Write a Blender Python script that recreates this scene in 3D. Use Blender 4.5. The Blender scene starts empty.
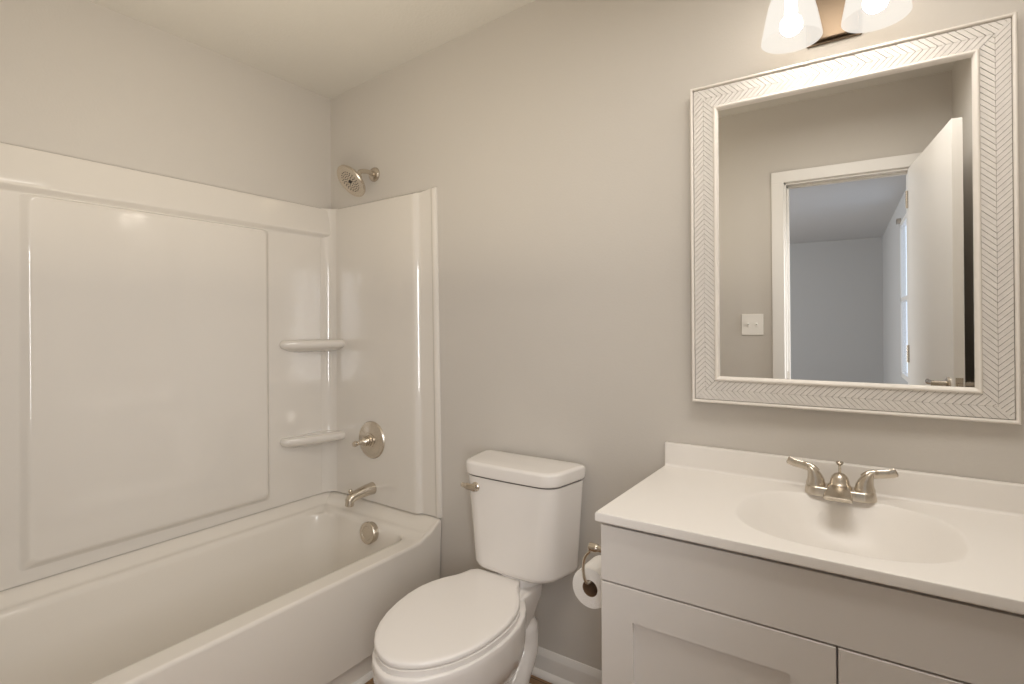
import bpy, bmesh, math, random
from mathutils import Vector, Matrix
random.seed(7)
R = math.radians
sc = bpy.context.scene
col = sc.collection

# ------------------------------------------------------------------ camera
CAM = Vector((2.2746, -1.7237, 1.3054))
yaw, pit, rol, FPX = R(34.2558), R(.2834), R(-.3297), 536.41
fw = Vector((-math.sin(yaw)*math.cos(pit), math.cos(yaw)*math.cos(pit), math.sin(pit)))
rt = Vector((math.cos(yaw), math.sin(yaw), 0)); up = rt.cross(fw)
cx_ = math.cos(rol)*rt + math.sin(rol)*up
cy_ = -math.sin(rol)*rt + math.cos(rol)*up
cd = bpy.data.cameras.new('camera'); co = bpy.data.objects.new('camera', cd); col.objects.link(co)
m3 = Matrix((cx_, cy_, -fw)).transposed()
co.matrix_world = Matrix.Translation(CAM) @ m3.to_4x4()
cd.sensor_width = 36; cd.sensor_fit = 'HORIZONTAL'; cd.lens = FPX*36/1024
cd.shift_y = -19.58/1024; cd.clip_start = .01
sc.camera = co

# ------------------------------------------------------------------ world, light, exposure
wd = bpy.data.worlds.new('world'); sc.world = wd; wd.use_nodes = True
bg = wd.node_tree.nodes['Background']; bg.inputs[0].default_value = (.72, .83, 1, 1); bg.inputs[1].default_value = 1.6
sc.view_settings.view_transform = 'Standard'; sc.view_settings.look = 'None'
sc.view_settings.gamma = 1; sc.view_settings.use_curve_mapping = False
sc.view_settings.exposure = 0.0
sc.cycles.use_denoising = True
sc.cycles.max_bounces = 12; sc.cycles.diffuse_bounces = 8; sc.cycles.glossy_bounces = 6
sc.cycles.transparent_max_bounces = 16; sc.cycles.sample_clamp_indirect = 6
BULB = 44.0          # radiance of the two glowing bulbs
BULB_COL = (1, .93, .84)
GLASS_GLOW = 1.0

def area(name, loc, rot, sx, sy, power, colr):
    l = bpy.data.lights.new(name, 'AREA'); l.shape = 'RECTANGLE'; l.size = sx; l.size_y = sy
    l.energy = power; l.color = colr
    o = bpy.data.objects.new(name, l); col.objects.link(o); o.location = loc; o.rotation_euler = rot
    return o
# daylight filling the bedroom behind the camera from its left side
area('bedroom_daylight', (-1.5, -3.9, 1.35), (0, R(-90), 0), 1.7, 2.2, 118, (.93, .97, 1))
# added fill lamp facing up, bounced off the bathroom ceiling
area('bounce_fill', (1.0, -.95, 1.45), (R(180), 0, 0), .7, .6, 6.2, (1, .885, .68))
# added warm fill lamp under the ceiling, boosting the vanity light
area('overhead_fill', (2.22, -.88, 2.44), (0, 0, 0), .8, .5, 12.2, (1, .955, .89))
# added soft fill lamp inside the doorway, aimed at the tub and toilet
dl = area('doorway_fill', (2.33, -1.72, 1.30), (0, 0, 0), .3, 1.1, 6.1, (.985, .985, 1))
dl.rotation_euler = Vector((-.89, .455, -.06)).to_track_quat('-Z', 'Y').to_euler()
dl.data.spread = R(106)  # narrow spread keeps the added lamp out of the mirror

# ------------------------------------------------------------------ materials
def nodemat(name):
    m = bpy.data.materials.new(name); m.use_nodes = True
    nt = m.node_tree; b = nt.nodes['Principled BSDF']
    return m, nt, b
def mat(name, c, rough=.5, metal=0, bump=0, bscale=60, coat=0, var=0, stretch=None, detail=3):
    m, nt, b = nodemat(name)
    b.inputs['Base Color'].default_value = (*c, 1); b.inputs['Roughness'].default_value = rough
    b.inputs['Metallic'].default_value = metal; b.inputs['Coat Weight'].default_value = coat
    b.inputs['Coat Roughness'].default_value = .06
    if bump or var:
        tc = nt.nodes.new('ShaderNodeTexCoord'); mp = nt.nodes.new('ShaderNodeMapping')
        nt.links.new(tc.outputs['Object'], mp.inputs[0])
        if stretch: mp.inputs['Scale'].default_value = stretch
        n = nt.nodes.new('ShaderNodeTexNoise'); n.inputs['Scale'].default_value = bscale; n.inputs['Detail'].default_value = detail
        nt.links.new(mp.outputs[0], n.inputs['Vector'])
        if bump:
            bp = nt.nodes.new('ShaderNodeBump'); bp.inputs['Strength'].default_value = bump; bp.inputs['Distance'].default_value = .01
            nt.links.new(n.outputs[0], bp.inputs['Height']); nt.links.new(bp.outputs[0], b.inputs['Normal'])
        if var:
            mx = nt.nodes.new('ShaderNodeMix'); mx.data_type = 'RGBA'
            mx.inputs[6].default_value = (*[v*(1-var) for v in c], 1); mx.inputs[7].default_value = (*[min(1, v*(1+var)) for v in c], 1)
            nt.links.new(n.outputs[0], mx.inputs[0]); nt.links.new(mx.outputs[2], b.inputs['Base Color'])
    return m
M = {}
M['wall'] = mat('greige_wall_paint', (.592, .56, .518), .62, bump=.06, bscale=140, var=.01)
M['ceiling'] = mat('ceiling_paint', (.66, .635, .59), .8, bump=.12, bscale=90, var=.015)
M['trim'] = mat('white_trim_paint', (.78, .76, .73), .35, var=.01, bscale=20)
M['door'] = mat('white_door_paint', (.80, .78, .75), .33, var=.01, bscale=15)
M['acrylic'] = mat('gloss_acrylic', (.72, .685, .635), .085, bump=.14, bscale=5, coat=.5, detail=1.5)
M['tub'] = mat('gloss_tub_enamel', (.755, .715, .655), .15, coat=.4, bump=.01, bscale=5, detail=1)
M['porcelain'] = mat('white_porcelain', (.82, .79, .76), .12, coat=.4, bump=.004, bscale=8)
M['seat'] = mat('white_seat_plastic', (.83, .80, .77), .3, bump=.004, bscale=12)
M['counter'] = mat('cultured_marble', (.84, .81, .775), .38, var=.012, bscale=6, bump=.004)
M['cabinet'] = mat('white_cabinet_paint', (.73, .70, .67), .38, var=.012, bscale=9)
M['dark'] = mat('dark_cabinet_gap', (.05, .04, .035), .8, var=.1)
M['nickel'] = mat('brushed_nickel', (.62, .56, .48), .27, 1, bump=.02, bscale=220, stretch=(1, 1, .05))
M['polished'] = mat('nickel_brown_reflection', (.17, .125, .085), .3, 1, var=.02)  # backplate nickel with its brown reflection put into the base colour
M['darkrubber'] = mat('dark_rubber_nozzle', (.03, .025, .022), .6, var=.1)
M['paper'] = mat('toilet_tissue', (.86, .84, .81), .95, bump=.25, bscale=260, var=.02)
M['cardboard'] = mat('brown_cardboard', (.22, .13, .07), .9, bump=.1, bscale=90, var=.12)
M['beadw'] = mat('ivory_bead_moulding', (.80, .76, .71), .35, var=.02, bscale=30)
M['slat'] = mat('whitewashed_herringbone_wood', (.72, .69, .655), .5, bump=.2, bscale=55, var=.10, stretch=(1, 1, 1))
M['slatgap'] = mat('herringbone_backing', (.24, .21, .18), .8, var=.1)
M['bedwall'] = mat('bedroom_grey_paint', (.50, .495, .49), .7, bump=.05, bscale=120, var=.01)
M['bedceil'] = mat('bedroom_ceiling_paint', (.62, .63, .64), .8, bump=.08, bscale=80, var=.01)
M['plastic'] = mat('white_switch_plastic', (.85, .83, .79), .3, var=.01)
M['gapshade'] = mat('lid_gap_shade', (.10, .09, .085), .7, var=.1)
M['mirror'], nt, b = nodemat('mirror_silver')
b.inputs['Base Color'].default_value = (.86, .86, .85, 1); b.inputs['Metallic'].default_value = 1; b.inputs['Roughness'].default_value = 0
def emis(name, c, s):
    m = bpy.data.materials.new(name); m.use_nodes = True; nt = m.node_tree; nt.nodes.clear()
    e = nt.nodes.new('ShaderNodeEmission'); o = nt.nodes.new('ShaderNodeOutputMaterial')
    e.inputs[0].default_value = (*c, 1); e.inputs[1].default_value = s; nt.links.new(e.outputs[0], o.inputs[0]); return m
M['bulb'] = emis('lit_bulb', BULB_COL, BULB)
# frosted lit glass: passes part of the bulb light and glows softly itself
m = bpy.data.materials.new('frosted_lit_glass'); m.use_nodes = True; nt = m.node_tree; nt.nodes.clear()
tr = nt.nodes.new('ShaderNodeBsdfTransparent'); tr.inputs[0].default_value = (1, .97, .93, 1)
em = nt.nodes.new('ShaderNodeEmission'); em.inputs[0].default_value = (1, .95, .87, 1); em.inputs[1].default_value = GLASS_GLOW
mx = nt.nodes.new('ShaderNodeMixShader'); mx.inputs[0].default_value = .57
ou = nt.nodes.new('ShaderNodeOutputMaterial')
nt.links.new(tr.outputs[0], mx.inputs[1]); nt.links.new(em.outputs[0], mx.inputs[2]); nt.links.new(mx.outputs[0], ou.inputs[0])
M['glassglow'] = m
# clear window glass
m = bpy.data.materials.new('window_glass'); m.use_nodes = True; nt = m.node_tree; nt.nodes.clear()
tr = nt.nodes.new('ShaderNodeBsdfTransparent'); gl = nt.nodes.new('ShaderNodeBsdfGlossy'); gl.inputs['Roughness'].default_value = .02
mx = nt.nodes.new('ShaderNodeMixShader'); mx.inputs[0].default_value = .06; ou = nt.nodes.new('ShaderNodeOutputMaterial')
nt.links.new(tr.outputs[0], mx.inputs[1]); nt.links.new(gl.outputs[0], mx.inputs[2]); nt.links.new(mx.outputs[0], ou.inputs[0])
M['pane'] = m
# plank floor
m, nt, b = nodemat('oak_plank_floor'); tc = nt.nodes.new('ShaderNodeTexCoord')
br = nt.nodes.new('ShaderNodeTexBrick'); br.inputs['Scale'].default_value = 1
br.inputs['Brick Width'].default_value = 1.1; br.inputs['Row Height'].default_value = .15; br.inputs['Mortar Size'].default_value = .002
br.inputs['Color1'].default_value = (.40, .235, .11, 1); br.inputs['Color2'].default_value = (.32, .18, .085, 1); br.inputs['Mortar'].default_value = (.08, .045, .02, 1)
nz = nt.nodes.new('ShaderNodeTexNoise'); nz.inputs['Scale'].default_value = 14; nz.inputs['Detail'].default_value = 6
mp = nt.nodes.new('ShaderNodeMapping'); mp.inputs['Scale'].default_value = (1, 9, 1)
mxc = nt.nodes.new('ShaderNodeMix'); mxc.data_type = 'RGBA'; mxc.blend_type = 'MULTIPLY'; mxc.inputs[0].default_value = .55
nt.links.new(tc.outputs['Object'], br.inputs['Vector']); nt.links.new(tc.outputs['Object'], mp.inputs[0]); nt.links.new(mp.outputs[0], nz.inputs['Vector'])
nt.links.new(br.outputs['Color'], mxc.inputs[6]); nt.links.new(nz.outputs[0], mxc.inputs[7]); nt.links.new(mxc.outputs[2], b.inputs['Base Color'])
b.inputs['Roughness'].default_value = .4; M['floor'] = m

# ------------------------------------------------------------------ helpers
ORG = {}
def obj(name, bm, m, parent=None, sharp=35, recalc=True, wn=True):
    if recalc: bmesh.ops.recalc_face_normals(bm, faces=bm.faces[:])
    xs = [v.co for v in bm.verts]
    c = Vector([(min(p[i] for p in xs)+max(p[i] for p in xs))/2 for i in range(3)])
    bmesh.ops.translate(bm, verts=bm.verts[:], vec=-c)
    me = bpy.data.meshes.new(name); bm.to_mesh(me); bm.free()
    for p in me.polygons: p.use_smooth = True
    me.set_sharp_from_angle(angle=R(sharp))
    o = bpy.data.objects.new(name, me); col.objects.link(o); me.materials.append(m)
    if wn:
        w = o.modifiers.new('weighted_normals', 'WEIGHTED_NORMAL'); w.keep_sharp = True; w.weight = 50
    if parent: o.parent = parent; o.location = c-ORG[parent.name]
    else: o.location = c
    ORG[o.name] = c
    return o
def tag(o, label, cat, group=None):
    o['label'] = label; o['category'] = cat
    if group: o['group'] = group
    return o
def thing(name, loc, label, cat, group=None):
    o = bpy.data.objects.new(name, None); o.empty_display_size = .05; col.objects.link(o); o.location = loc
    ORG[o.name] = Vector(loc); return tag(o, label, cat, group)
def struct(o): o['kind'] = 'structure'; return o
def NB(): return bmesh.new()
def merge(bm, t):
    me = bpy.data.meshes.new('tmp'); t.to_mesh(me); t.free(); bm.from_mesh(me); bpy.data.meshes.remove(me)
def box(bm, a, b_, bev=0, seg=2):
    t = NB(); bmesh.ops.create_cube(t, size=1)
    a = Vector(a); b_ = Vector(b_)
    for v in t.verts: v.co = Vector([(a[i]+b_[i])/2 + v.co[i]*(b_[i]-a[i]) for i in range(3)])
    if bev: bmesh.ops.bevel(t, geom=t.edges[:], offset=bev, segments=seg, profile=.5, affect='EDGES', clamp_overlap=True)
    merge(bm, t); return bm
def loft(bm, rings, cap0=True, cap1=True, closed=True):
    vr = [[bm.verts.new(p) for p in r] for r in rings]
    n = len(rings[0])
    for a, b_ in zip(vr, vr[1:]):
        for i in range(n if closed else n-1):
            j = (i+1) % n; bm.faces.new((a[i], a[j], b_[j], b_[i]))
    if cap0: bm.faces.new(vr[0][::-1])
    if cap1: bm.faces.new(vr[-1])
    return bm
def frame_of(d):
    d = Vector(d).normalized(); a = Vector((0, 0, 1)) if abs(d.z) < .9 else Vector((1, 0, 0))
    u = d.cross(a).normalized(); return u, d.cross(u).normalized(), d
def lathe(bm, prof, o=(0, 0, 0), d=(0, 0, 1), n=32, cap0=True, cap1=True):
    u, w, d = frame_of(d); o = Vector(o)
    rings = [[o+d*h+(u*math.cos(2*math.pi*k/n)+w*math.sin(2*math.pi*k/n))*max(r, 1e-4) for k in range(n)] for r, h in prof]
    return loft(bm, rings, cap0, cap1)
def tube(bm, pts, rad, n=14, sq=None):
    pts = [Vector(p) for p in pts]; rings = []; u = None
    for i, p in enumerate(pts):
        d = (pts[min(i+1, len(pts)-1)]-pts[max(i-1, 0)]).normalized()
        if u is None: u = frame_of(d)[0]
        u = (u-d*u.dot(d)).normalized(); w = d.cross(u)
        r = rad[i] if isinstance(rad, (list, tuple)) else rad
        ru, rw = (r if isinstance(r, tuple) else (r, r))
        rings.append([p+u*ru*math.cos(2*math.pi*k/n)+w*rw*math.sin(2*math.pi*k/n) for k in range(n)])
    return loft(bm, rings)
def smooth_path(pts, n=8):
    P = [Vector(p) for p in pts]; P = [P[0]*2-P[1]]+P+[P[-1]*2-P[-2]]; out = []
    for i in range(1, len(P)-2):
        for k in range(n):
            t = k/n; a, b_, c, d = P[i-1:i+3]
            out.append(.5*((2*b_)+(c-a)*t+(2*a-5*b_+4*c-d)*t*t+(3*b_-a-3*c+d)*t**3))
    out.append(P[-2]); return out
def interp(tab, t):
    for (a, x), (b_, y) in zip(tab, tab[1:]):
        if t <= b_:
            k = (t-a)/(b_-a); return x+(y-x)*k
    return tab[-1][1]
def sstep(x):
    x = max(0, min(1, x)); return x*x*(3-2*x)
def rrect(x0, x1, y0, y1, r, nc=8, ns=6):
    """rounded rectangle, counter-clockwise; r = (r at x1y0, x1y1, x0y1, x0y0)"""
    if not isinstance(r, (tuple, list)): r = (r,)*4
    cs = [((x1-r[0], y0+r[0]), -90, r[0]), ((x1-r[1], y1-r[1]), 0, r[1]), ((x0+r[2], y1-r[2]), 90, r[2]), ((x0+r[3], y0+r[3]), 180, r[3])]
    pts = []
    for q in range(4):
        (cx, cy), a0, rr = cs[q]
        arc = [(cx+rr*math.cos(R(a0+90*k/nc)), cy+rr*math.sin(R(a0+90*k/nc))) for k in range(nc+1)]
        pts += arc
        (nx, ny), na, nr = cs[(q+1) % 4]
        nxt = (nx+nr*math.cos(R(na)), ny+nr*math.sin(R(na))); last = arc[-1]
        for k in range(1, ns):
            t = k/ns; t = t-.12*math.sin(2*math.pi*t)
            pts.append((last[0]+(nxt[0]-last[0])*t, last[1]+(nxt[1]-last[1])*t))
    return pts
def extrude_profile(bm, prof, axis, a, b_):
    """prof: closed 2-D outline in the other two axes (in x,y,z order), extruded from a to b"""
    def P(p, t):
        q = list(p); q.insert(axis, t); return q
    return loft(bm, [[P(p, a) for p in prof], [P(p, b_) for p in prof]])

# ------------------------------------------------------------------ room shell
XR, YF = 2.68, -1.78       # right wall, front wall (the one with the door)
OX0, OX1, OZ = 1.915, 2.515, 2.12   # door opening
ZT = 2.75
b = NB(); box(b, (-.02, -1.9, -.06), (2.8, .02, 0)); struct(obj('floor', b, M['floor']))
b = NB(); box(b, (-.1, -1.9, 0), (0, .1, ZT)); struct(obj('wall_left', b, M['wall']))
b = NB(); box(b, (-.1, 0, 0), (2.8, .1, ZT)); struct(obj('wall_back', b, M['wall']))
b = NB(); box(b, (XR, -1.86, 0), (XR+.1, .1, ZT)); struct(obj('wall_right', b, M['wall']))
b = NB()
box(b, (0, YF-.1, 0), (OX0, YF, ZT)); box(b, (OX1, YF-.1, 0), (XR, YF, ZT)); box(b, (OX0, YF-.1, OZ), (OX1, YF, ZT))
struct(obj('wall_front', b, M['wall']))
# partition that closes the far end of the tub alcove
b = NB(); box(b, (0, YF, 0), (.80, -1.53, 2.62)); struct(obj('wall_alcove', b, M['wall']))
# gently sloping ceiling that levels out over the vanity
b = NB(); cp = [(-.1, 2.445), (.65, 2.497), (1.25, 2.533), (1.62, 2.57), (2.8, 2.575)]
extrude_profile(b, [(x, z) for x, z in cp]+[(2.8, 2.8), (-.1, 2.8)], 1, -1.8, .1)
struct(obj('ceiling', b, M['ceiling']))

def base_profile(y, s):   # wall board + shoe in (y, z); s = direction into the room
    return [(y, 0), (y+s*.026, 0), (y+s*.026, .006), (y+s*.022, .016), (y+s*.014, .022), (y+s*.0125, .024), (y+s*.0125, .072), (y+s*.0095, .077), (y+s*.0095, .082), (y+s*.007, .086), (y+s*.006, .093), (y+s*.003, .098), (y, .098)]
b = NB(); extrude_profile(b, base_profile(-.0005, -1), 0, .755, 1.712); struct(obj('baseboard_back', b, M['trim']))
b = NB(); extrude_profile(b, base_profile(YF+.0005, 1), 0, .80, OX0-.075); struct(obj('baseboard_front', b, M['trim']))
b = NB()
pr = [(p[0]-(XR), p[1]) for p in base_profile(XR-.0005, -1)]
extrude_profile(b, [(XR+q[0], q[1]) for q in pr], 1, -1.76, -.55) if False else box(b, (XR-.013, -1.76, 0), (XR-.0005, -.56, .1), .003)
struct(obj('baseboard_right', b, M['trim']))

# door casing, jamb, leaf
def casing(side):
    y0, y1 = (YF, YF+.017) if side > 0 else (YF-.117, YF-.1)
    b = NB(); w = .066
    box(b, (OX0-w+.006, y0, 0), (OX0+.006, y1, OZ+w-.006), .004); box(b, (OX1-.006, y0, 0), (OX1+w-.006, y1, OZ+w-.006), .004)
    box(b, (OX0-w+.006, y0, OZ-.006), (OX1+w-.006, y1+.001, OZ+w-.006), .004)
    return b
struct(obj('trim_1', casing(1), M['trim'])); struct(obj('trim_2', casing(-1), M['trim']))
b = NB(); box(b, (OX0, YF-.1, 0), (OX0+.016, YF, OZ), .001); box(b, (OX1-.016, YF-.1, 0), (OX1, YF, OZ), .001); box(b, (OX0, YF-.1, OZ-.016), (OX1, YF, OZ), .001)
box(b, (OX0+.016, YF-.07, 0), (OX0+.028, YF-.04, OZ-.016), .002); box(b, (OX0+.016, YF-.07, OZ-.028), (OX1-.016, YF-.04, OZ-.016), .002)
j = struct(obj('trim_3', b, M['trim']))
b = NB(); box(b, (OX0+.0155, YF-.03, .97), (OX0+.018, YF-.004, 1.03), .0008); obj('strike_plate', b, M['nickel'], j)

DL, DT, DA = .752, .036, 5.4
hx, hy = 2.4975, YF+.02
ca, sa = math.cos(R(DA)), math.sin(R(DA))
def dpt(l, t, z): return Vector((hx+l*sa+t*ca, hy+l*ca-t*sa, z))   # along leaf, across (towards +x), height
def dbox(bm, l0, l1, t0, t1, z0, z1, bev=0):
    t = NB(); box(t, (l0, t0, z0), (l1, t1, z1), bev)
    for v in t.verts: v.co = dpt(v.co.x, v.co.y, v.co.z)
    merge(bm, t); return bm
droot = thing('door', (hx, hy, 0), 'x', 'door')
for k in ('label', 'category'): del droot[k]
droot.name = 'door_1'; ORG['door_1'] = Vector((hx, hy, 0)); struct(droot)
obj('door_leaf', dbox(NB(), 0, DL, 0, DT, .012, 2.105, .002), M['door'], droot)
HZ = 1.06
for s, t0 in ((-1, 0), (1, DT)):
    b = NB(); dn = dpt(0, s, 0)-dpt(0, 0, 0); al = dpt(-1, 0, 0)-dpt(0, 0, 0)
    o = dpt(DL-.062, t0, HZ)
    lathe(b, [(.027, 0), (.027, .006), (.022, .009), (.011, .010), (.010, .045), (.012, .05), (.012, .058), (0, .06)], o, dn, 24)
    p0 = o+dn*.052
    tube(b, smooth_path([p0-al*.008, p0+al*.03, p0+al*.07+dn*.003, p0+al*.105-dn*.004], 5), [(.009, .009)]+[(.008, .010)]*14+[(.006, .009)], 12)
    obj('door_handle', b, M['nickel'], droot)
b = NB(); dbox(b, DL-.0005, DL+.0012, .006, DT-.006, HZ-.029, HZ+.029, .0004); dbox(b, DL, DL+.009, .011, DT-.011, HZ-.009, HZ+.009, .002)
obj('latch_plate', b, M['nickel'], droot)
for hz in (.25, 1.1, 1.9):
    b = NB(); lathe(b, [(.006, 0), (.006, .09)], dpt(-.006, -.006, hz), (0, 0, 1), 12); obj('hinge', b, M['nickel'], droot)

# bedroom seen through the doorway in the mirror
BY, BX0, BZ = -7.0, -1.6, 2.45
b = NB(); box(b, (BX0, BY-.1, -.06), (2.8, -1.88, 0)); struct(obj('floor_bedroom', b, M['floor']))
b = NB(); box(b, (BX0-.1, BY-.1, 0), (2.8, BY, 2.7)); struct(obj('wall_bedroom_far', b, M['bedwall']))
b = NB(); box(b, (BX0-.1, BY, 0), (BX0, -1.88, 2.7)); struct(obj('wall_bedroom_left', b, M['bedwall']))
b = NB()
WY0, WY1, WZ0, WZ1 = -4.52, -3.62, .80, 2.24
box(b, (XR, WY1, 0), (XR+.04, -1.86, 2.7)); box(b, (XR, BY, 0), (XR+.04, WY0, 2.7)); box(b, (XR, WY0, 0), (XR+.04, WY1, WZ0)); box(b, (XR, WY0, WZ1), (XR+.04, WY1, 2.7))
struct(obj('wall_bedroom_right', b, M['bedwall']))
b = NB(); box(b, (BX0, -1.895, 0), (OX0-.06, -1.88, 2.7)); box(b, (OX1+.06, -1.895, 0), (XR, -1.88, 2.7)); box(b, (OX0-.06, -1.895, OZ+.06), (OX1+.06, -1.88, 2.7))
struct(obj('wall_bedroom_near', b, M['bedwall']))
b = NB(); box(b, (BX0-.1, BY-.1, BZ), (2.8, -1.88, BZ+.1)); struct(obj('ceiling_bedroom', b, M['bedceil']))
def window(name, x0, x1, y0, y1, z0, z1, axis):
    r = bpy.data.objects.new(name, None); col.objects.link(r); c = Vector(((x0+x1)/2, (y0+y1)/2, z0)); r.location = c; ORG[r.name] = c; struct(r)
    b = NB(); w = .045
    def bx(u0, u1, za, zb):
        if axis == 0: box(b, (x0, u0, za), (x1, u1, zb), .003)
        else: box(b, (u0, y0, za), (u1, y1, zb), .003)
    u0, u1 = (y0, y1) if axis == 0 else (x0, x1)
    bx(u0, u0+w, z0, z1); bx(u1-w, u1, z0, z1); bx(u0, u1, z0, z0+w); bx(u0, u1, z1-w, z1); zm = (z0+z1)/2; bx(u0, u1, zm-.02, zm+.02)
    obj('window_frame', b, M['trim'], r)
    b = NB()
    if axis == 0: box(b, ((x0+x1)/2-.002, y0+w, z0+w), ((x0+x1)/2+.002, y1-w, z1-w))
    else: box(b, (x0+w, (y0+y1)/2-.002, z0+w), (x1-w, (y0+y1)/2+.002, z1-w))
    obj('pane', b, M['pane'], r); return r
w1 = window('window_1', XR-.004, XR+.036, WY0, WY1, WZ0, WZ1, 0)
b = NB(); box(b, (XR-.035, WY0+.01, WZ1-.01), (XR+.001, WY0+.09, WZ1+.035), .004); obj('blind_bracket', b, M['nickel'], w1)

# ------------------------------------------------------------------ bathtub
DK = [(0, .058), (.012, .0545), (.027, .0375), (.032, .034), (.037, .0275), (.043, .0195), (.048, .0178), (.058, .0165), (.064, .0125), (.075, 0), (9, 0)]
def deck(x, y, y1=-.004, y0=-1.522):
    return .425+max(interp(DK, max(0, x-.003)), interp(DK, max(0, y1-y)/1.5), interp(DK, max(0, y-y0)/1.5))
tubT = thing('bathtub', (.37, -.76, 0), 'glossy white alcove bathtub with a plain apron along the left wall', 'bathtub')
def tring(x0, x1, y0, y1, r, zf):
    return [(x, y, zf(x, y) if callable(zf) else zf) for x, y in rrect(x0, x1, y0, y1, r, 10, 26)]
rings = [tring(.004, .700, -1.52, -.006, .004, .012), tring(.004, .700, -1.52, -.006, .004, .072), tring(.004, .706, -1.521, -.005, .004, .082),
         tring(.004, .722, -1.521, -.005, .004, .092), tring(.004, .727, -1.521, -.005, .004, .250), tring(.003, .732, -1.522, -.004, .004, lambda x, y: min(.39, deck(x, y)-.03)),
         tring(.003, .735, -1.522, -.004, .004, lambda x, y: deck(x, y)-.014), tring(.003, .7335, -1.522, -.004, .006, lambda x, y: deck(x, y)-.005),
         tring(.004, .730, -1.521, -.005, .008, lambda x, y: deck(x, y)-.0008), tring(.006, .726, -1.519, -.007, .01, deck)]
for d, x1, rr_ in ((.015, .720, .02), (.028, .712, .035), (.034, .706, .045), (.040, .700, .055), (.046, .694, .065), (.052, .684, .075), (.060, .674, .09), (.066, .664, .10)):
    rings.append(tring(.003+d, x1, -1.522+d*1.5, -.004-d*1.5, (.03+rr_*.5, .03+rr_*.5, rr_, rr_), deck))
IC = (.075, .075, .115, .115)
rings += [tring(.073, .657, -1.418, -.108, IC, lambda x, y: deck(x, y)-.001), tring(.0765, .653, -1.414, -.112, IC, .4215), tring(.079, .650, -1.411, -.115, IC, .414),
         tring(.085, .645, -1.40, -.120, IC, .375), tring(.100, .634, -1.37, -.135, .11, .25), tring(.118, .620, -1.31, -.154, .11, .145),
         tring(.133, .606, -1.28, -.170, .11, .108), tring(.16, .578, -1.25, -.20, .10, .088), tring(.25, .50, -1.1, -.32, .08, .082)]
b = NB(); loft(b, rings); tub_shell = obj('tub_shell', b, M['tub'], tubT, 50)
b = NB(); lathe(b, [(.044, 0), (.044, .012), (.047, .016), (.047, .026), (.044, .030), (.030, .031), (.028, .029), (0, .029)], (.428, -.118, .398), (0, -1, .12), 32)
obj('overflow_plate', b, M['nickel'], tubT)
b = NB(); lathe(b, [(.034, 0), (.034, .003), (.030, .005), (.014, .004), (.012, .012), (0, .014)], (.385, -.33, .0815), (0, 0, 1), 28)
obj('drain', b, M['nickel'], tubT)
b = NB(); extrude_profile(b, [(.7005, 0), (.718, 0), (.718, .004), (.715, .010), (.709, .014), (.7005, .016)], 1, -1.525, -.028); struct(obj('trim_4', b, M['trim']))

# ------------------------------------------------------------------ moulded surround
SZ0, SZ1, LZ = .4855, 1.887, 1.757
sur = thing('tub_surround', (.02, -.76, SZ0), 'glossy white moulded wall surround with corner shelves above the bathtub', 'tub surround')
# back wall panel: profile in (x, z): flat sheet, proud band along the top
b = NB()
sheet = [(.001, SZ0), (.010, SZ0), (.010, LZ-.022), (.015, LZ-.014), (.024, LZ-.007), (.031, LZ), (.033, LZ+.005), (.032, LZ+.012), (.024, SZ1-.014), (.019, SZ1-.003), (.012, SZ1), (.001, SZ1)]
extrude_profile(b, sheet, 1, -1.524, -.002); back = obj('back_panel', b, M['acrylic'], sur, 40)
# raised centre field, with a softly rounded edge, growing thicker towards the top
b = NB()
def fld(o, h):
    return [(.009+h*(.011+.010*sstep((1.75-z)/1.25)+.008*(y+1.18)/.83), y, z) for y, z in rrect(-1.200+o, -.338-o, .522+o, LZ-.016-o*.3, .012+o*.4, 6, 10)]
loft(b, [fld(0, 0)]+[fld(.034*k/8, .5-.5*math.cos(math.pi*k/8)) for k in range(1, 9)]+[fld(.10, 1), fld(.25, 1)])
obj('centre_field', b, M['acrylic'], sur, 50)
# end panel under the shower: proud sheet, step, flat, rounded nosing; profile in (x, y)
b = NB()
ep = [(.002, -.001), (.002, -.012), (.05, -.014), (.585, -.030), (.598, -.030), (.606, -.027), (.616, -.016), (.622, -.011), (.630, -.0095), (.684, -.0085), (.690, -.010), (.696, -.0155), (.703, -.0175), (.711, -.016), (.717, -.011), (.7185, -.001)]
n0, n1 = [], []
rr = []
for k, z in enumerate((SZ0+.002, .9, 1.4, SZ1-.006, SZ1)):
    q = []
    for x, y in ep:
        f = (z-SZ0)/(SZ1-SZ0)
        xx = x+(.020*(1-f) if x > .64 else .010*(1-f) if x > .5 else 0)-.001
        q.append((xx, y if k < 4 else y*.75-.0003, z+(.012*sstep((x-.6)/.1) if k >= 3 else 0)))
    rr.append(q)
loft(b, rr); obj('end_panel', b, M['acrylic'], sur, 40)
# matching far end panel
b = NB(); loft(b, [[(x, -1.524-y, z) for x, y, z in q] for q in rr]); obj('end_panel', b, M['acrylic'], sur, 40)
# coved corner columns
for s, yo in ((1, 0), (-1, -1.524)):
    b = NB(); rc = .058; prof = []
    for k in range(11):
        a = R(90*k/10); prof.append((.011+rc-rc*math.cos(a), -(.013+rc-rc*math.sin(a))))
    def cprof(g): return [(.001, -.001), (.001, -.013-rc)]+[(x+g*max(0, .03-x)*.5, y) for x, y in prof]+[(.011+rc, -.001)]
    zz = [(SZ0+.001, 0), (LZ-.02, 0), (LZ, .9), (SZ1-.004, .9), (SZ1+.001, .5)]
    loft(b, [[(x, yo+s*y, z) for x, y in cprof(g)] for z, g in zz]); obj('corner_cove', b, M['acrylic'], sur, 40)
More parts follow.
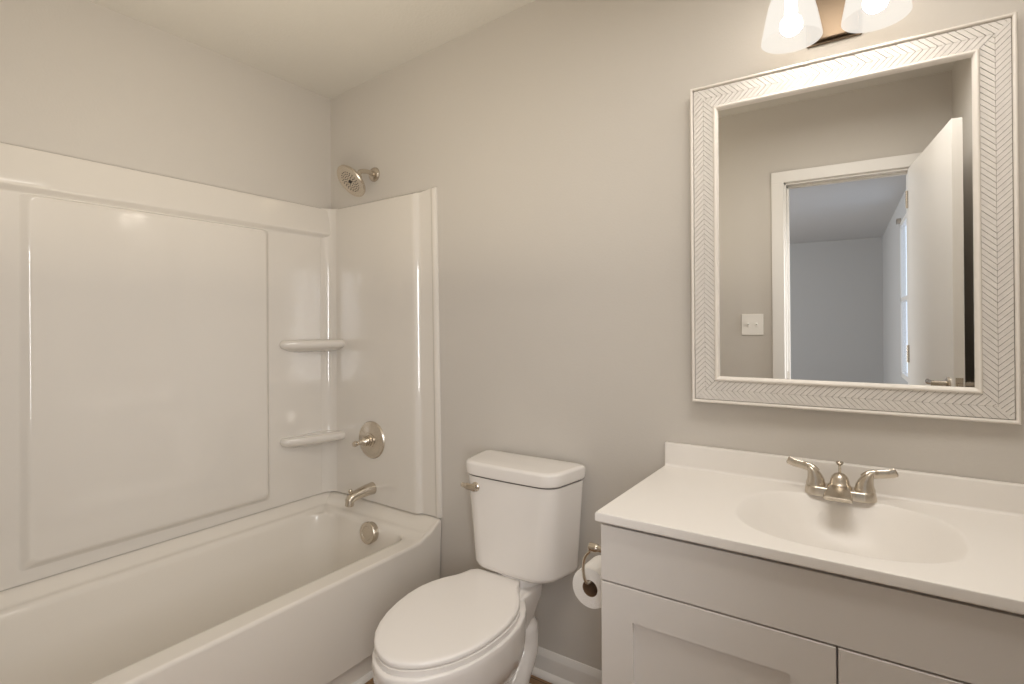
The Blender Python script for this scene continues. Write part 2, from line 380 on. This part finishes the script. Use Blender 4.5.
# corner shelves
for z, drop in ((1.243, .0), (.795, .0)):
    b = NB()
    def sh(o, zz):
        pts = [(.004, -.004), (.004, -.286+o)]
        A, B = Vector((.02, -.292+o)), Vector((.128-o, -.02))
        c1 = Vector((.055-o*.6, -.262+o*.6)); c2 = Vector((.122-o, -.075))
        P = [Vector((.006, -.290+o)), Vector((.022-o*.2, -.293+o)), Vector((.048-o*.5, -.272+o*.8)), Vector((.085-o*.8, -.185+o*.3)), Vector((.113-o, -.105+o*.2)), Vector((.124-o, -.06)), Vector((.126-o, -.03)), Vector((.122-o, -.008))]
        pts += [tuple(p) for p in [q.to_2d() if len(q) == 3 else q for q in smooth2(P, 4)]]
        return [(x, y, zz) for x, y in pts]
    def smooth2(P, n):
        return [Vector((q.x, q.y)) for q in smooth_path([(p[0], p[1], 0) for p in P], n)]
    loft(b, [sh(.085, z-.062), sh(.050, z-.055), sh(.022, z-.045)]+[sh(.020*(1-math.cos(R(a))), z-.0225-.020*math.sin(R(a))) for a in range(75, -91, -15)]+[sh(.03, z-.0035), sh(.06, z-.005)])
    obj('corner_shelf', b, M['acrylic'], sur, 50)

# ------------------------------------------------------------------ shower fittings
t = thing('wall_shower', (.325, -.001, 2.017), 'round brushed nickel shower head on a bent arm above the tub', 'shower head')
b = NB(); lathe(b, [(.034, 0), (.034, .004), (.030, .010), (.018, .014), (.013, .015)], (.325, -.001, 2.017), (0, -1, 0), 28); obj('wall_flange', b, M['nickel'], t)
hc = Vector((.316, -.137, 1.955)); hn = Vector((-.13, -.74, -.656)).normalized()
jt = hc-hn*.046
b = NB(); tube(b, smooth_path([(.325, -.006, 2.017), (.324, -.045, 2.021), (.321, -.085, 2.012), tuple(jt-hn*.012), tuple(jt+hn*.01)], 6), .0105, 14); obj('shower_arm', b, M['nickel'], t)
b = NB(); lathe(b, [(.012, -.014), (.018, -.012), (.0185, .004), (.015, .010), (.02, .016), (.045, .024), (.074, .030), (.079, .035), (.080, .042), (.077, .046), (.074, .0455), (0, .0455)], jt, hn, 40)
head = obj('spray_head', b, M['nickel'], t)
b = NB(); u, w, d = frame_of(hn); fc = jt+hn*.0455
lathe(b, [(.0085, -.002), (.0085, .0025), (0, .003)], fc, hn, 16)
for rr_, n_ in ((.018, 8), (.028, 14), (.038, 18), (.048, 22)):
    for k in range(n_):
        a = 2*math.pi*k/n_+rr_*40; p = fc+(u*math.cos(a)+w*math.sin(a))*rr_
        lathe(b, [(.0024, -.001), (.002, .0018), (0, .002)], p, hn, 6)
obj('spray_nozzles', b, M['darkrubber'], head)

t = thing('shower_valve', (.324, -.0225, .775), 'round brushed nickel shower valve trim with a knob handle above the spout', 'shower valve')
b = NB(); lathe(b, [(.086, -.003), (.087, .004), (.083, .009), (.072, .011), (.068, .010), (.060, .013), (.040, .017), (.034, .018)], (.324, -.0225, .775), (0, -1, 0), 44); obj('escutcheon', b, M['nickel'], t)
b = NB(); lathe(b, [(.033, .014), (.033, .020), (.026, .022), (.026, .032), (.023, .034), (.023, .042), (.0215, .044), (.0215, .052), (.014, .060), (.0115, .070), (.010, .080), (.0085, .088), (.012, .093), (.0135, .100), (.012, .107), (.006, .110), (0, .1105)], (.324, -.0225, .775), (0, -1, -.02), 28); obj('valve_handle', b, M['nickel'], t)

t = thing('tub_spout', (.324, -.02, .548), 'brushed nickel tub spout with a diverter knob below the valve', 'tub spout')
b = NB()
tube(b, smooth_path([(.324, -.0215, .549), (.324, -.035, .549), (.323, -.07, .547), (.322, -.110, .542), (.321, -.138, .535), (.321, -.156, .520)], 5),
     [(.029-.0095*k/25, .029-.0095*k/25) for k in range(26)], 20)
lathe(b, [(.017, 0), (.0195, -.004), (.019, -.03), (.016, -.032), (.015, -.02)], (.321, -.149, .532), (0, .12, 1), 20)
obj('spout_body', b, M['nickel'], t)
b = NB(); lathe(b, [(.005, 0), (.005, .014), (.009, .017), (.010, .024), (.007, .029), (0, .030)], (.321, -.145, .545), (0, -.1, 1), 14); obj('diverter_knob', b, M['nickel'], t)

# ------------------------------------------------------------------ toilet
TX = 1.213
toi = thing('toilet', (TX, -.4, 0), 'white two-piece toilet with closed lid between bathtub and vanity', 'toilet')
def trap(hb, hf, yb, yf, rb, rf, z, bow=.008, cx=TX):
    P = [(hb, yb), (hf, yf), (-hf, yf), (-hb, yb)]; rad = [rb, rf, rf, rb]; pts = []
    for i in range(4):
        p = Vector(P[i]); a = (Vector(P[i-1])-p); c = (Vector(P[(i+1) % 4])-p); r = min(rad[i], a.length*.45, c.length*.45)
        a = p+a.normalized()*r; c = p+c.normalized()*r
        for k in range(9):
            s = k/8; pts.append(a*(1-s)**2+p*2*s*(1-s)+c*s*s)
        nxt = Vector(P[(i+1) % 4]); dn = (nxt-p).normalized(); rn = min(rad[(i+1) % 4], (nxt-p).length*.45)
        for k in range(1, 6): pts.append(c.lerp(nxt-dn*rn, k/6))
    out = []
    for q in pts:
        f = sstep((yb-q.y)/(yb-yf))
        out.append((cx+q.x, q.y-bow*f*(1-(q.x/hf)**2 if abs(q.x) < hf else 0), z))
    return out
b = NB()
loft(b, [trap(.155, .120, -.055, -.165, .03, .05, .434), trap(.178, .143, -.040, -.190, .03, .06, .437), trap(.190, .155, -.033, -.201, .03, .06, .446), trap(.195, .160, -.031, -.204, .028, .06, .460),
         trap(.205, .171, -.029, -.206, .026, .055, .62), trap(.2145, .184, -.0275, -.2085, .025, .05, .7645)])
obj('tank', b, M['porcelain'], toi, 60)
b = NB()
loft(b, [trap(.213, .183, -.027, -.209, .025, .05, .7695), trap(.2175, .188, -.024, -.213, .026, .052, .7705), trap(.220, .191, -.022, -.215, .026, .054, .776), trap(.221, .192, -.022, -.2155, .026, .054, .806), trap(.219, .190, -.024, -.2135, .028, .055, .8115),
         trap(.2145, .1855, -.028, -.209, .028, .055, .8155), trap(.206, .177, -.035, -.201, .03, .055, .8175), trap(.1, .08, -.09, -.15, .02, .03, .819)])
obj('tank_lid', b, M['porcelain'], toi, 60)
b = NB(); box(b, (TX-.205, -.206, .765), (TX+.205, -.035, .7705)) if False else loft(b, [trap(.209, .179, -.030, -.2055, .025, .05, .764), trap(.2105, .180, -.030, -.206, .025, .05, .7700)])
obj('lid_gap', b, M['gapshade'], toi)  # thin dark filler painting the shade between tank and lid
b = NB(); lathe(b, [(.085, 0), (.085, .04)], (TX, -.115, .398), (0, 0, 1), 28); obj('tank_gasket', b, M['porcelain'], toi)
# flush lever
lx, ly, lz = 1.085, -.2085, .729
b = NB(); lathe(b, [(.017, -.004), (.017, .006), (.014, .010), (.009, .012), (.009, .018)], (lx, ly, lz), (0, -1, 0), 18)
tube(b, smooth_path([(lx+.010, ly-.018, lz), (lx-.006, ly-.020, lz+.001), (lx-.03, ly-.021, lz+.002), (lx-.056, ly-.019, lz+.004)], 5), [(.007, .013)]*6+[(.007, .012)]*5+[(.006, .009)]*4+[(.003, .004)], 14)
obj('flush_lever', b, M['nickel'], toi)
W = [(0, .080), (.004, .091), (.012, .099), (.03, .104), (.07, .118), (.11, .148), (.15, .168), (.20, .183), (.26, .188), (.32, .184), (.38, .173), (.43, .156), (.475, .133), (.51, .105), (.535, .077), (.552, .048), (.560, .026), (.565, 0)]
def egg(ox, oy, ang, z, inset=0, v0=0, L=.565, sw=1.0, n=40, tilt=0):
    """egg outline: back edge at v0, front tip at L"""
    a = R(ang); ax = Vector((math.sin(a), -math.cos(a))); px = Vector((math.cos(a), math.sin(a))); right, left = [], []
    for k in range(n+1):
        t = math.sin(math.pi/2*k/n); t = .35*k/n+.65*t
        v = t*.565; w_ = interp(W, v)*sw
        vv = v0+(L-v0)*v/.565
        vv2 = v0+inset+(L-v0-2*inset)*v/.565; w2 = max(w_-inset*(1 if v < .5 else (w_/.11)), 0)
        p = Vector((ox, oy))+ax*vv2
        right.append((p.x+px.x*w2, p.y+px.y*w2, z+tilt*vv)); left.append((p.x-px.x*w2, p.y-px.y*w2, z+tilt*vv))
    pts = right[:-1]+[right[-1]]+left[::-1][1:]
    # round the back corners
    return pts
LO = (1.158, -.186, 6.2); BO = (1.182, -.19, 3.6)
b = NB()
loft(b, [egg(*LO, .4155, .012), egg(*LO, .4155, .002), egg(*LO, .4190, 0), egg(*LO, .4265, 0), egg(*LO, .4305, .0025), egg(*LO, .4325, .007), egg(*LO, .4335, .016), egg(*LO, .4345, .06)])
obj('seat_lid', b, M['seat'], toi, 60)
SO = (1.166, -.19, 5.6)
b = NB()
loft(b, [egg(*SO, .3995, .010), egg(*SO, .3995, .002), egg(*SO, .4030, .002), egg(*SO, .4100, .002), egg(*SO, .4135, .002), egg(*SO, .4145, .010)])
obj('seat_ring', b, M['seat'], toi, 60)
for dx in (-.07, .07):
    b = NB(); lathe(b, [(.013, 0), (.013, .014), (.010, .018), (0, .019)], (1.160+dx, -.168, .388), (0, 0, 1), 16); obj('seat_hinge', b, M['seat'], toi)
b = NB()
def bw(z, v0, L, sw): return egg(BO[0], BO[1], BO[2], z, 0, v0, L, sw)
loft(b, [bw(.0, .03, .40, .64), bw(.018, .03, .40, .64), bw(.03, .035, .39, .60), bw(.09, .03, .375, .56), bw(.15, .02, .40, .58), bw(.20, 0, .455, .70), bw(.245, -.02, .505, .86), bw(.285, -.025, .550, .955), bw(.32, -.025, .568, .99), bw(.378, -.025, .575, 1.005), bw(.393, -.025, .575, 1.0), bw(.398, -.022, .570, .985), bw(.399, 0, .55, .95)])
# platform that carries the tank
def plat(h, z, y0=-.045, y1=-.27): return [(x, y, z) for x, y in rrect(TX-.008-h, TX-.008+h, y1, y0-.05, .03, 6, 4)]
loft(b, [plat(.055, .23, -.09, -.2), plat(.075, .28, -.075, -.25), plat(.088, .340, -.055), plat(.097, .368, -.048), plat(.099, .396, -.046), plat(.097, .403, -.049), plat(.087, .406, -.06)])
for s in (-1, 1):   # trapway bulge on each side
    cx = TX-.012+s*.036
    tube(b, smooth_path([(cx, -.175, .33), (cx+s*.006, -.145, .26), (cx+s*.010, -.150, .18), (cx+s*.012, -.205, .115), (cx+s*.012, -.28, .07), (cx+s*.006, -.36, .04), (cx-s*.01, -.42, .03)], 6), [.042]*6+[.048]*12+[.050]*12+[.04]*6+[.02], 18)
box(b, (TX-.105, -.36, 0), (TX+.105, -.10, .03), .012, 3)
obj('bowl', b, M['porcelain'], toi, 60)
for s in (-1, 1):
    b = NB(); lathe(b, [(.014, 0), (.014, .010), (.010, .018), (0, .02)], (TX+s*.088, -.30, .028), (0, 0, 1), 16); obj('bolt_cap', b, M['seat'], toi)

# ------------------------------------------------------------------ vanity
GX = 2.206
VX0, VX1, VY, VC = 1.713, XR-.012, -.52, .827
van = thing('vanity_cabinet', ((VX0+VX1)/2, -.27, 0), 'white shaker vanity cabinet with slab drawer front under the sink top', 'cabinet')
b = NB(); box(b, (VX0+.001, VY+.020, .0), (VX0+.017, -.002, VC), .001); box(b, (VX1-.016, VY+.020, 0), (VX1, -.002, VC), .001); box(b, (VX0+.017, VY+.020, .10), (VX1-.016, -.012, .118)); box(b, (VX0+.017, -.012, .0), (VX1-.016, -.002, VC)); box(b, (VX0+.017, -.45, 0), (VX1-.016, -.435, .10)); box(b, (VX0+.017, VY+.020, .66), (VX1-.016, VY+.038, .70)); box(b, (GX-.02, VY+.020, .118), (GX+.02, VY+.038, .66)); box(b, (VX0+.017, VY+.020, .79), (VX1-.016, VY+.038, VC)); obj('carcass', b, M['cabinet'], van)
b = NB(); box(b, (VX0, VY, .6855), (VX1, VY+.018, .8185), .0015); obj('drawer_front', b, M['cabinet'], van)
def shaker(x0, x1, z0, z1):
    b = NB()
    def ring(i, y): return [(x0+i, y, z0+i), (x1-i, y, z0+i), (x1-i, y, z1-i), (x0+i, y, z1-i)]
    loft(b, [ring(0, VY+.018), ring(0, VY+.0012), ring(.0012, VY), ring(.0795, VY), ring(.0805, VY+.009)]); return b
obj('cabinet_door', shaker(VX0, GX-.0018, .108, .6815), M['cabinet'], van); obj('cabinet_door', shaker(GX+.0018, VX1, .108, .6815), M['cabinet'], van)

top = thing('sink_countertop', (2.2, -.27, .828), 'white cultured marble vanity top with an oval integral sink', 'sink top')
TX0, TX1, TY0, TY1, TZ = 1.705, XR-.003, -.535, -.001, .852
bc = Vector((2.203, -.282)); ba, bb, bn = .222, .196, 2.5
N = 144
angs = [2*math.pi*k/N for k in range(N)]
for X, Y in ((TX0, TY0), (TX1, TY0), (TX0, TY1), (TX1, TY1)):
    a = math.atan2(Y-bc.y, X-bc.x) % (2*math.pi); k = min(range(N), key=lambda i: abs(angs[i]-a)); angs[k] = a
def se(a, s, z):
    c, s_ = math.cos(a), math.sin(a); q = (abs(c/ba)**bn+abs(s_/bb)**bn)**(-1/bn)
    return (bc.x+c*q*s, bc.y+s_*q*s, z)
def rc_(a, i, z):
    c, s_ = math.cos(a), math.sin(a); X0, X1, Y0, Y1 = TX0+i, TX1-i, TY0+i, TY1
    t = min((X1-bc.x)/c if c > 1e-9 else 9, (X0-bc.x)/c if c < -1e-9 else 9, (Y1-bc.y)/s_ if s_ > 1e-9 else 9, (Y0-bc.y)/s_ if s_ < -1e-9 else 9)
    return (bc.x+c*t, bc.y+s_*t, z)
b = NB(); rg = []
for s in (.06, .2, .34, .46, .56, .65, .73, .80, .86, .91, .95, .98, 1.0):
    z = TZ-.125*max(0, 1-s**2.7)**1.25; q = 1-s
    rg.append([(lambda p: (p[0]+.012*q, p[1]+.050*q, p[2]))(se(a, s, z)) for a in angs])
rg.append([se(a, 1.03, TZ) for a in angs])
rg += [[rc_(a, .004, TZ) for a in angs], [rc_(a, .0012, TZ-.0012) for a in angs], [rc_(a, 0, TZ-.004) for a in angs], [rc_(a, 0, .831) for a in angs], [rc_(a, .003, .828) for a in angs], [rc_(a, .02, .8275) for a in angs]]
loft(b, rg, True, False); slab = obj('sink_slab', b, M['counter'], top, 40)
b = NB(); box(b, (TX0, -.021, TZ-.001), (TX1, -.001, .925), .004, 3)
extrude_profile(b, [(-.0205, TZ-.0005), (-.028, TZ-.0003), (-.0245, TZ+.0015), (-.022, TZ+.004), (-.0205, TZ+.008)], 0, TX0+.003, TX1-.003)
obj('backsplash', b, M['counter'], top, 40)
b = NB(); lathe(b, [(.029, 0), (.029, .002), (.022, .004), (.015, .0035), (.015, .008), (0, .0095)], (bc.x+.012, bc.y+.05, TZ-.1125), (0, 0, 1), 24); obj('sink_drain', b, M['nickel'], top)

# faucet
FX, FY, FZ = 2.190, -.078, TZ+.0005
fau = thing('sink_faucet', (FX, FY, FZ), 'brushed nickel two-handle faucet at the back of the sink', 'faucet')
b = NB()
def fo(hx_, hy_, z): return [(FX+x, FY+y, FZ+z) for x, y in rrect(-hx_, hx_, -hy_, hy_, hy_*.98, 10, 5)]
loft(b, [fo(.081, .029, 0), fo(.081, .029, .004), fo(.079, .027, .018), fo(.0775, .0255, .0215), fo(.074, .022, .0235), fo(.05, .01, .024)])
obj('base_plate', b, M['nickel'], fau, 50)
b = NB()   # bell shaped body with a short flat spout reaching over the basin
def el(cx, cy, a, c, z): return [(cx+a*math.cos(2*math.pi*k/28), cy+c*math.sin(2*math.pi*k/28), z) for k in range(28)]
loft(b, [el(FX, FY-.004, .034, .032, FZ), el(FX, FY-.004, .033, .031, FZ+.012), el(FX, FY-.003, .026, .027, FZ+.030), el(FX, FY-.001, .0225, .0235, FZ+.034), el(FX, FY, .0215, .0215, FZ+.042), el(FX, FY, .0185, .0185, FZ+.051), el(FX, FY, .012, .012, FZ+.058), el(FX, FY, .004, .004, FZ+.061)])
def sp(y, hx_, z0, z1):
    return [(FX+x, FY+y, FZ+z) for x, z in rrect(-hx_, hx_, z0, z1, min(hx_, (z1-z0)/2)*.75, 5, 3)]
loft(b, [sp(-.004, .021, .004, .034), sp(-.025, .024, .006, .0325), sp(-.05, .028, .009, .029), sp(-.075, .031, .010, .025), sp(-.092, .032, .011, .0215), sp(-.097, .029, .012, .019)])
obj('spout', b, M['nickel'], fau, 50)
b = NB(); lathe(b, [(.0035, 0), (.003, .022), (.005, .024), (.0085, .028), (.0095, .031), (.006, .034), (0, .0345)], (FX, FY+.004, FZ+.056), (0, 0, 1), 16); obj('lift_rod', b, M['nickel'], fau)
for s in (-1, 1):
    b = NB(); hx0 = FX+s*.055
    loft(b, [el(hx0, FY, .0235, .0225, FZ+.0225), el(hx0, FY, .023, .022, FZ+.027), el(hx0-s*.0005, FY, .020, .020, FZ+.038), el(hx0+s*.002, FY, .017, .017, FZ+.050), el(hx0+s*.006, FY, .0135, .014, FZ+.060), el(hx0+s*.011, FY, .009, .011, FZ+.068), el(hx0+s*.016, FY, .004, .006, FZ+.071)])
    tube(b, smooth_path([(hx0-s*.002, FY, FZ+.055), (hx0+s*.010, FY, FZ+.065), (hx0+s*.028, FY+.002, FZ+.069), (hx0+s*.052, FY+.004, FZ+.0725), (hx0+s*.068, FY+.005, FZ+.079)], 6),
         [(.009, .011)]*6+[(.006, .011)]*6+[(.0038, .0105)]*6+[(.003, .0105)]*6+[(.002, .007)], 16)
    obj('faucet_handle', b, M['nickel'], fau, 60)

# ------------------------------------------------------------------ toilet paper
RC = Vector((1.618, -.385, .583)); RF = -.402
hold = thing('toilet_paper_holder', (VX0, -.43, .715), 'brushed nickel open-ring paper holder on the side of the vanity', 'paper holder')
b = NB(); lathe(b, [(.021, 0), (.021, .005), (.018, .008), (.010, .010), (.0085, .05), (.011, .054), (.012, .058), (.012, .074), (.0105, .077), (0, .0775)], (VX0, -.425, .714), (-1, 0, 0), 22); obj('post', b, M['nickel'], hold)
b = NB(); HY = -.425
tube(b, smooth_path([(VX0-.066, HY, .710), (1.638, HY, .702), (1.625, HY, .687), (1.6185, HY, .668), (1.617, HY, .648), (1.619, HY, .630), (1.623, HY+.003, .616), (1.626, HY+.012, .609), (1.626, HY+.03, .6072), (1.626, HY+.07, .6068), (1.626, HY+.13, .6068)], 6), .0042, 10)
obj('ring_arm', b, M['nickel'], hold)
roll = thing('toilet_paper_roll', (1.625, -.35, .5895), 'white toilet paper roll hanging beside the vanity', 'toilet paper')
b = NB(); ri, ro, L_ = .0225, .054, .102
def annulus(bm, prof, n=48): 
    u, w, d = frame_of((0, 1, 0)); o = Vector((1.625, RF, .5895))
    rings = [[o+d*h+(u*math.cos(2*math.pi*k/n)+w*math.sin(2*math.pi*k/n))*r for k in range(n)] for r, h in prof]
    rings.append(rings[0]); vr = [[bm.verts.new(p) for p in r] for r in rings[:-1]]; vr.append(vr[0])
    for a, c in zip(vr, vr[1:]):
        for i in range(n): bm.faces.new((a[i], a[(i+1) % n], c[(i+1) % n], c[i]))
annulus(b, [(ri, 0), (ro-.003, 0), (ro-.0008, .0008), (ro, .003), (ro, L_-.003), (ro-.003, L_), (ri, L_)]); obj('tissue', b, M['paper'], roll, 50)
b = NB(); annulus(b, [(ri-.0012, .001), (ri, .001), (ri, L_-.001), (ri-.0012, L_-.001)]); obj('cardboard_tube', b, M['cardboard'], roll, 50)

# ------------------------------------------------------------------ mirror
MX0, MX1, MZ0, MZ1, FWD = 1.800, 2.549, 1.067, 2.031, .0775
MTH = R(1.4)
mroot = thing('wall_mirror', (2.175, -.03, 1.55), 'rectangular mirror in a whitewashed herringbone frame above the vanity', 'mirror')
MC = Vector((2.175, -.0215, 1.549))
hw, hh = (MX1-MX0)/2, (MZ1-MZ0)/2
def mpt(u, d, v):      # u right, d out from the wall, v up, in the mirror's own plane
    return Vector((MC.x+u*math.cos(MTH)+d*math.sin(MTH)*1, MC.y+u*math.sin(MTH)-d*math.cos(MTH), MC.z+v))
def rail(side):
    """one mitred rail: herringbone slats over a backing; built along +s, t from inner (0) to outer (FWD)"""
    L = hh if side in ('left', 'right') else hw
    t = NB(); bead = .010
    pitch, half = .0150, (FWD-2*bead)/2
    n = int(2*L/pitch)+12; g = .0016
    for h_ in (0, 1):
        for k in range(-8, n+8):
            s0 = -L-.1+k*pitch
            y0, y1 = bead+h_*half, bead+(h_+1)*half
            # chevron points along +s at the middle line
            sh0, sh1 = (0, half*1.05) if h_ == 0 else (half*1.05, 0)
            def q(s, y, z): return (s, y, z)
            def corner(ds, dy, z, i):
                a = s0+g/2+i+ds; return a
            dz = .0105+random.uniform(-.0006, .0006)
            A = [(s0+g/2+sh0, y0), (s0+pitch-g/2+sh0, y0), (s0+pitch-g/2+sh1, y1), (s0+g/2+sh1, y1)]
            c = Vector((sum(p[0] for p in A)/4, sum(p[1] for p in A)/4))
            top_ = []
            for p in A:
                p = Vector(p); e = c-p; top_.append(p+Vector((math.copysign(min(.0012, abs(e.x)), e.x), math.copysign(.0004, e.y))))
            lo = [t.verts.new((p[0], p[1], .006)) for p in A]; hi0 = [t.verts.new((p[0], p[1], dz-.0015)) for p in A]; hi = [t.verts.new((p[0], p[1], dz)) for p in top_]
            for X, Y in ((lo, hi0), (hi0, hi)):
                for i in range(4): t.faces.new((X[i], X[(i+1) % 4], Y[(i+1) % 4], Y[i]))
            t.faces.new(hi)
    return t, L
def place(t, L, side, hwid, hhei):
    W_ = hh if side in ('left', 'right') else hw
    # mitre cut: inner edge length W_-FWD
    for sg in (1, -1):
        nrm = Vector((sg, -1, 0)).normalized()
        bmesh.ops.bisect_plane(t, geom=t.verts[:]+t.edges[:]+t.faces[:], plane_co=(sg*(W_-FWD), 0, 0), plane_no=nrm, clear_outer=True)
    for v in t.verts:
        s, y, z = v.co
        if side == 'left': u_, v_ = -hw+FWD-y, s
        elif side == 'right': u_, v_ = hw-FWD+y, -s
        elif side == 'top': u_, v_ = s, hh-FWD+y
        else: u_, v_ = -s, -hh+FWD-y
        v.co = mpt(u_, z, v_)
    return t
def prismrail(prof, side):   # prof in (y across, z out)
    W_ = hh if side in ('left', 'right') else hw; t = NB(); L = W_+.05
    loft(t, [[(-L, y, z) for y, z in prof], [(L, y, z) for y, z in prof]])
    return t
backing = [(0, -.011), (FWD, -.011), (FWD, .0068), (0, .0068)]
outer = [(FWD-.0085, -.011), (FWD+.0005, -.011), (FWD+.0005, .012), (FWD-.001, .0150), (FWD-.004, .0165), (FWD-.007, .0150), (FWD-.0085, .011)]
inner = [(-.003, -.010), (.0105, -.010), (.0105, .0115), (.0085, .0150), (.0055, .0162), (.0025, .0150), (-.001, .0105), (-.003, .004)]
def cut(t, side, ext=0):
    W_ = hh if side in ('left', 'right') else hw
    for sg in (1, -1):
        bmesh.ops.bisect_plane(t, geom=t.verts[:]+t.edges[:]+t.faces[:], plane_co=(sg*(W_-FWD), 0, 0), plane_no=Vector((sg, -1, 0)).normalized(), clear_outer=True)
    return t
for side in ('left', 'top', 'right', 'bottom'):
    t, L = rail(side); rl = obj('frame_rail', place(t, L, side, hw, hh), M['slat'], mroot, 20, wn=False)
    obj('rail_backing', place(prismrail(backing, side), 0, side, hw, hh), M['slatgap'], rl, 30)
    obj('outer_bead', place(prismrail(outer, side), 0, side, hw, hh), M['beadw'], rl, 60)
    obj('inner_bead', place(prismrail(inner, side), 0, side, hw, hh), M['beadw'], rl, 60)
b = NB(); iw, ih = hw-FWD+.004, hh-FWD+.004
vs = [mpt(u, .002, v) for u, v in ((-iw, -ih), (iw, -ih), (iw, ih), (-iw, ih))]; vb = [mpt(u, -.003, v) for u, v in ((-iw, -ih), (iw, -ih), (iw, ih), (-iw, ih))]
loft(b, [vb, vs]); obj('mirror_glass', b, M['mirror'], mroot, 30)

# ------------------------------------------------------------------ vanity light
LX = 2.181
vl = thing('vanity_light', (LX, -.002, 2.10), 'brushed nickel wall light with two lit frosted glass shades above the mirror', 'wall light')
b = NB()
for o, y0, y1 in ((0, -.001, -.010), (.007, -.010, -.024)):
    box(b, (LX-.066+o, y1, 2.081+o), (LX+.066-o, y0, 2.33-o), .003, 2)
obj('backplate', b, M['polished'], vl)
SHX = (2.090, 2.277); SY, SMZ = -.118, 2.064
b = NB(); tube(b, [(SHX[0]-.012, -.062, 2.262), (SHX[1]+.012, -.062, 2.262)], .009, 16)
lathe(b, [(.014, 0), (.014, .05)], (LX, -.02, 2.262), (0, -1, 0), 20); obj('cross_bar', b, M['nickel'], vl)
for x in SHX:
    b = NB(); tube(b, smooth_path([(x, -.062, 2.262), (x, -.085, 2.262), (x, -.110, 2.258), (x, SY, 2.240), (x, SY, 2.215)], 5), .008, 12)
    lathe(b, [(.010, .030), (.026, .026), (.030, .018), (.030, -.004), (.022, -.008)], (x, SY, 2.197), (0, 0, 1), 24); arm = obj('lamp_arm', b, M['nickel'], vl)
    b = NB()
    pr = [(.030, .138), (.038, .134), (.047, .118), (.055, .095), (.062, .065), (.068, .033), (.0725, .008), (.0735, 0)]
    pin = [(r-.003, h+.0005) for r, h in pr[::-1]]
    lathe(b, pr+[(.0722, -.0015)]+pin, (x, SY, SMZ), (0, 0, 1), 40, False, False)
    sh_ = obj('glass_shade', b, M['glassglow'], vl, 60)
    b = NB(); rb = .028; lathe(b, [(0.0, -rb)]+[(rb*math.cos(R(a)), rb*math.sin(R(a))) for a in range(-75, 61, 15)]+[(.016, .034), (.014, .06), (.014, .09)], (x, SY, SMZ+.040), (0, 0, 1), 20)
    obj('bulb', b, M['bulb'], sh_, 60)

# ------------------------------------------------------------------ light switch on the front wall
sw = thing('light_switch', (1.73, YF, 1.30), 'white double light switch plate beside the door, seen in the mirror', 'light switch')
b = NB(); box(b, (1.688, YF+.0005, 1.238), (1.808, YF+.0065, 1.362), .003, 2); obj('switch_plate', b, M['plastic'], sw)
for dx in (-.023, .023):
    b = NB(); box(b, (1.748+dx-.005, YF+.005, 1.288), (1.748+dx+.005, YF+.009, 1.312), .001); tube(b, [(1.748+dx, YF+.006, 1.300), (1.748+dx, YF+.018, 1.307)], [.005, .004], 10); obj('toggle', b, M['plastic'], sw)
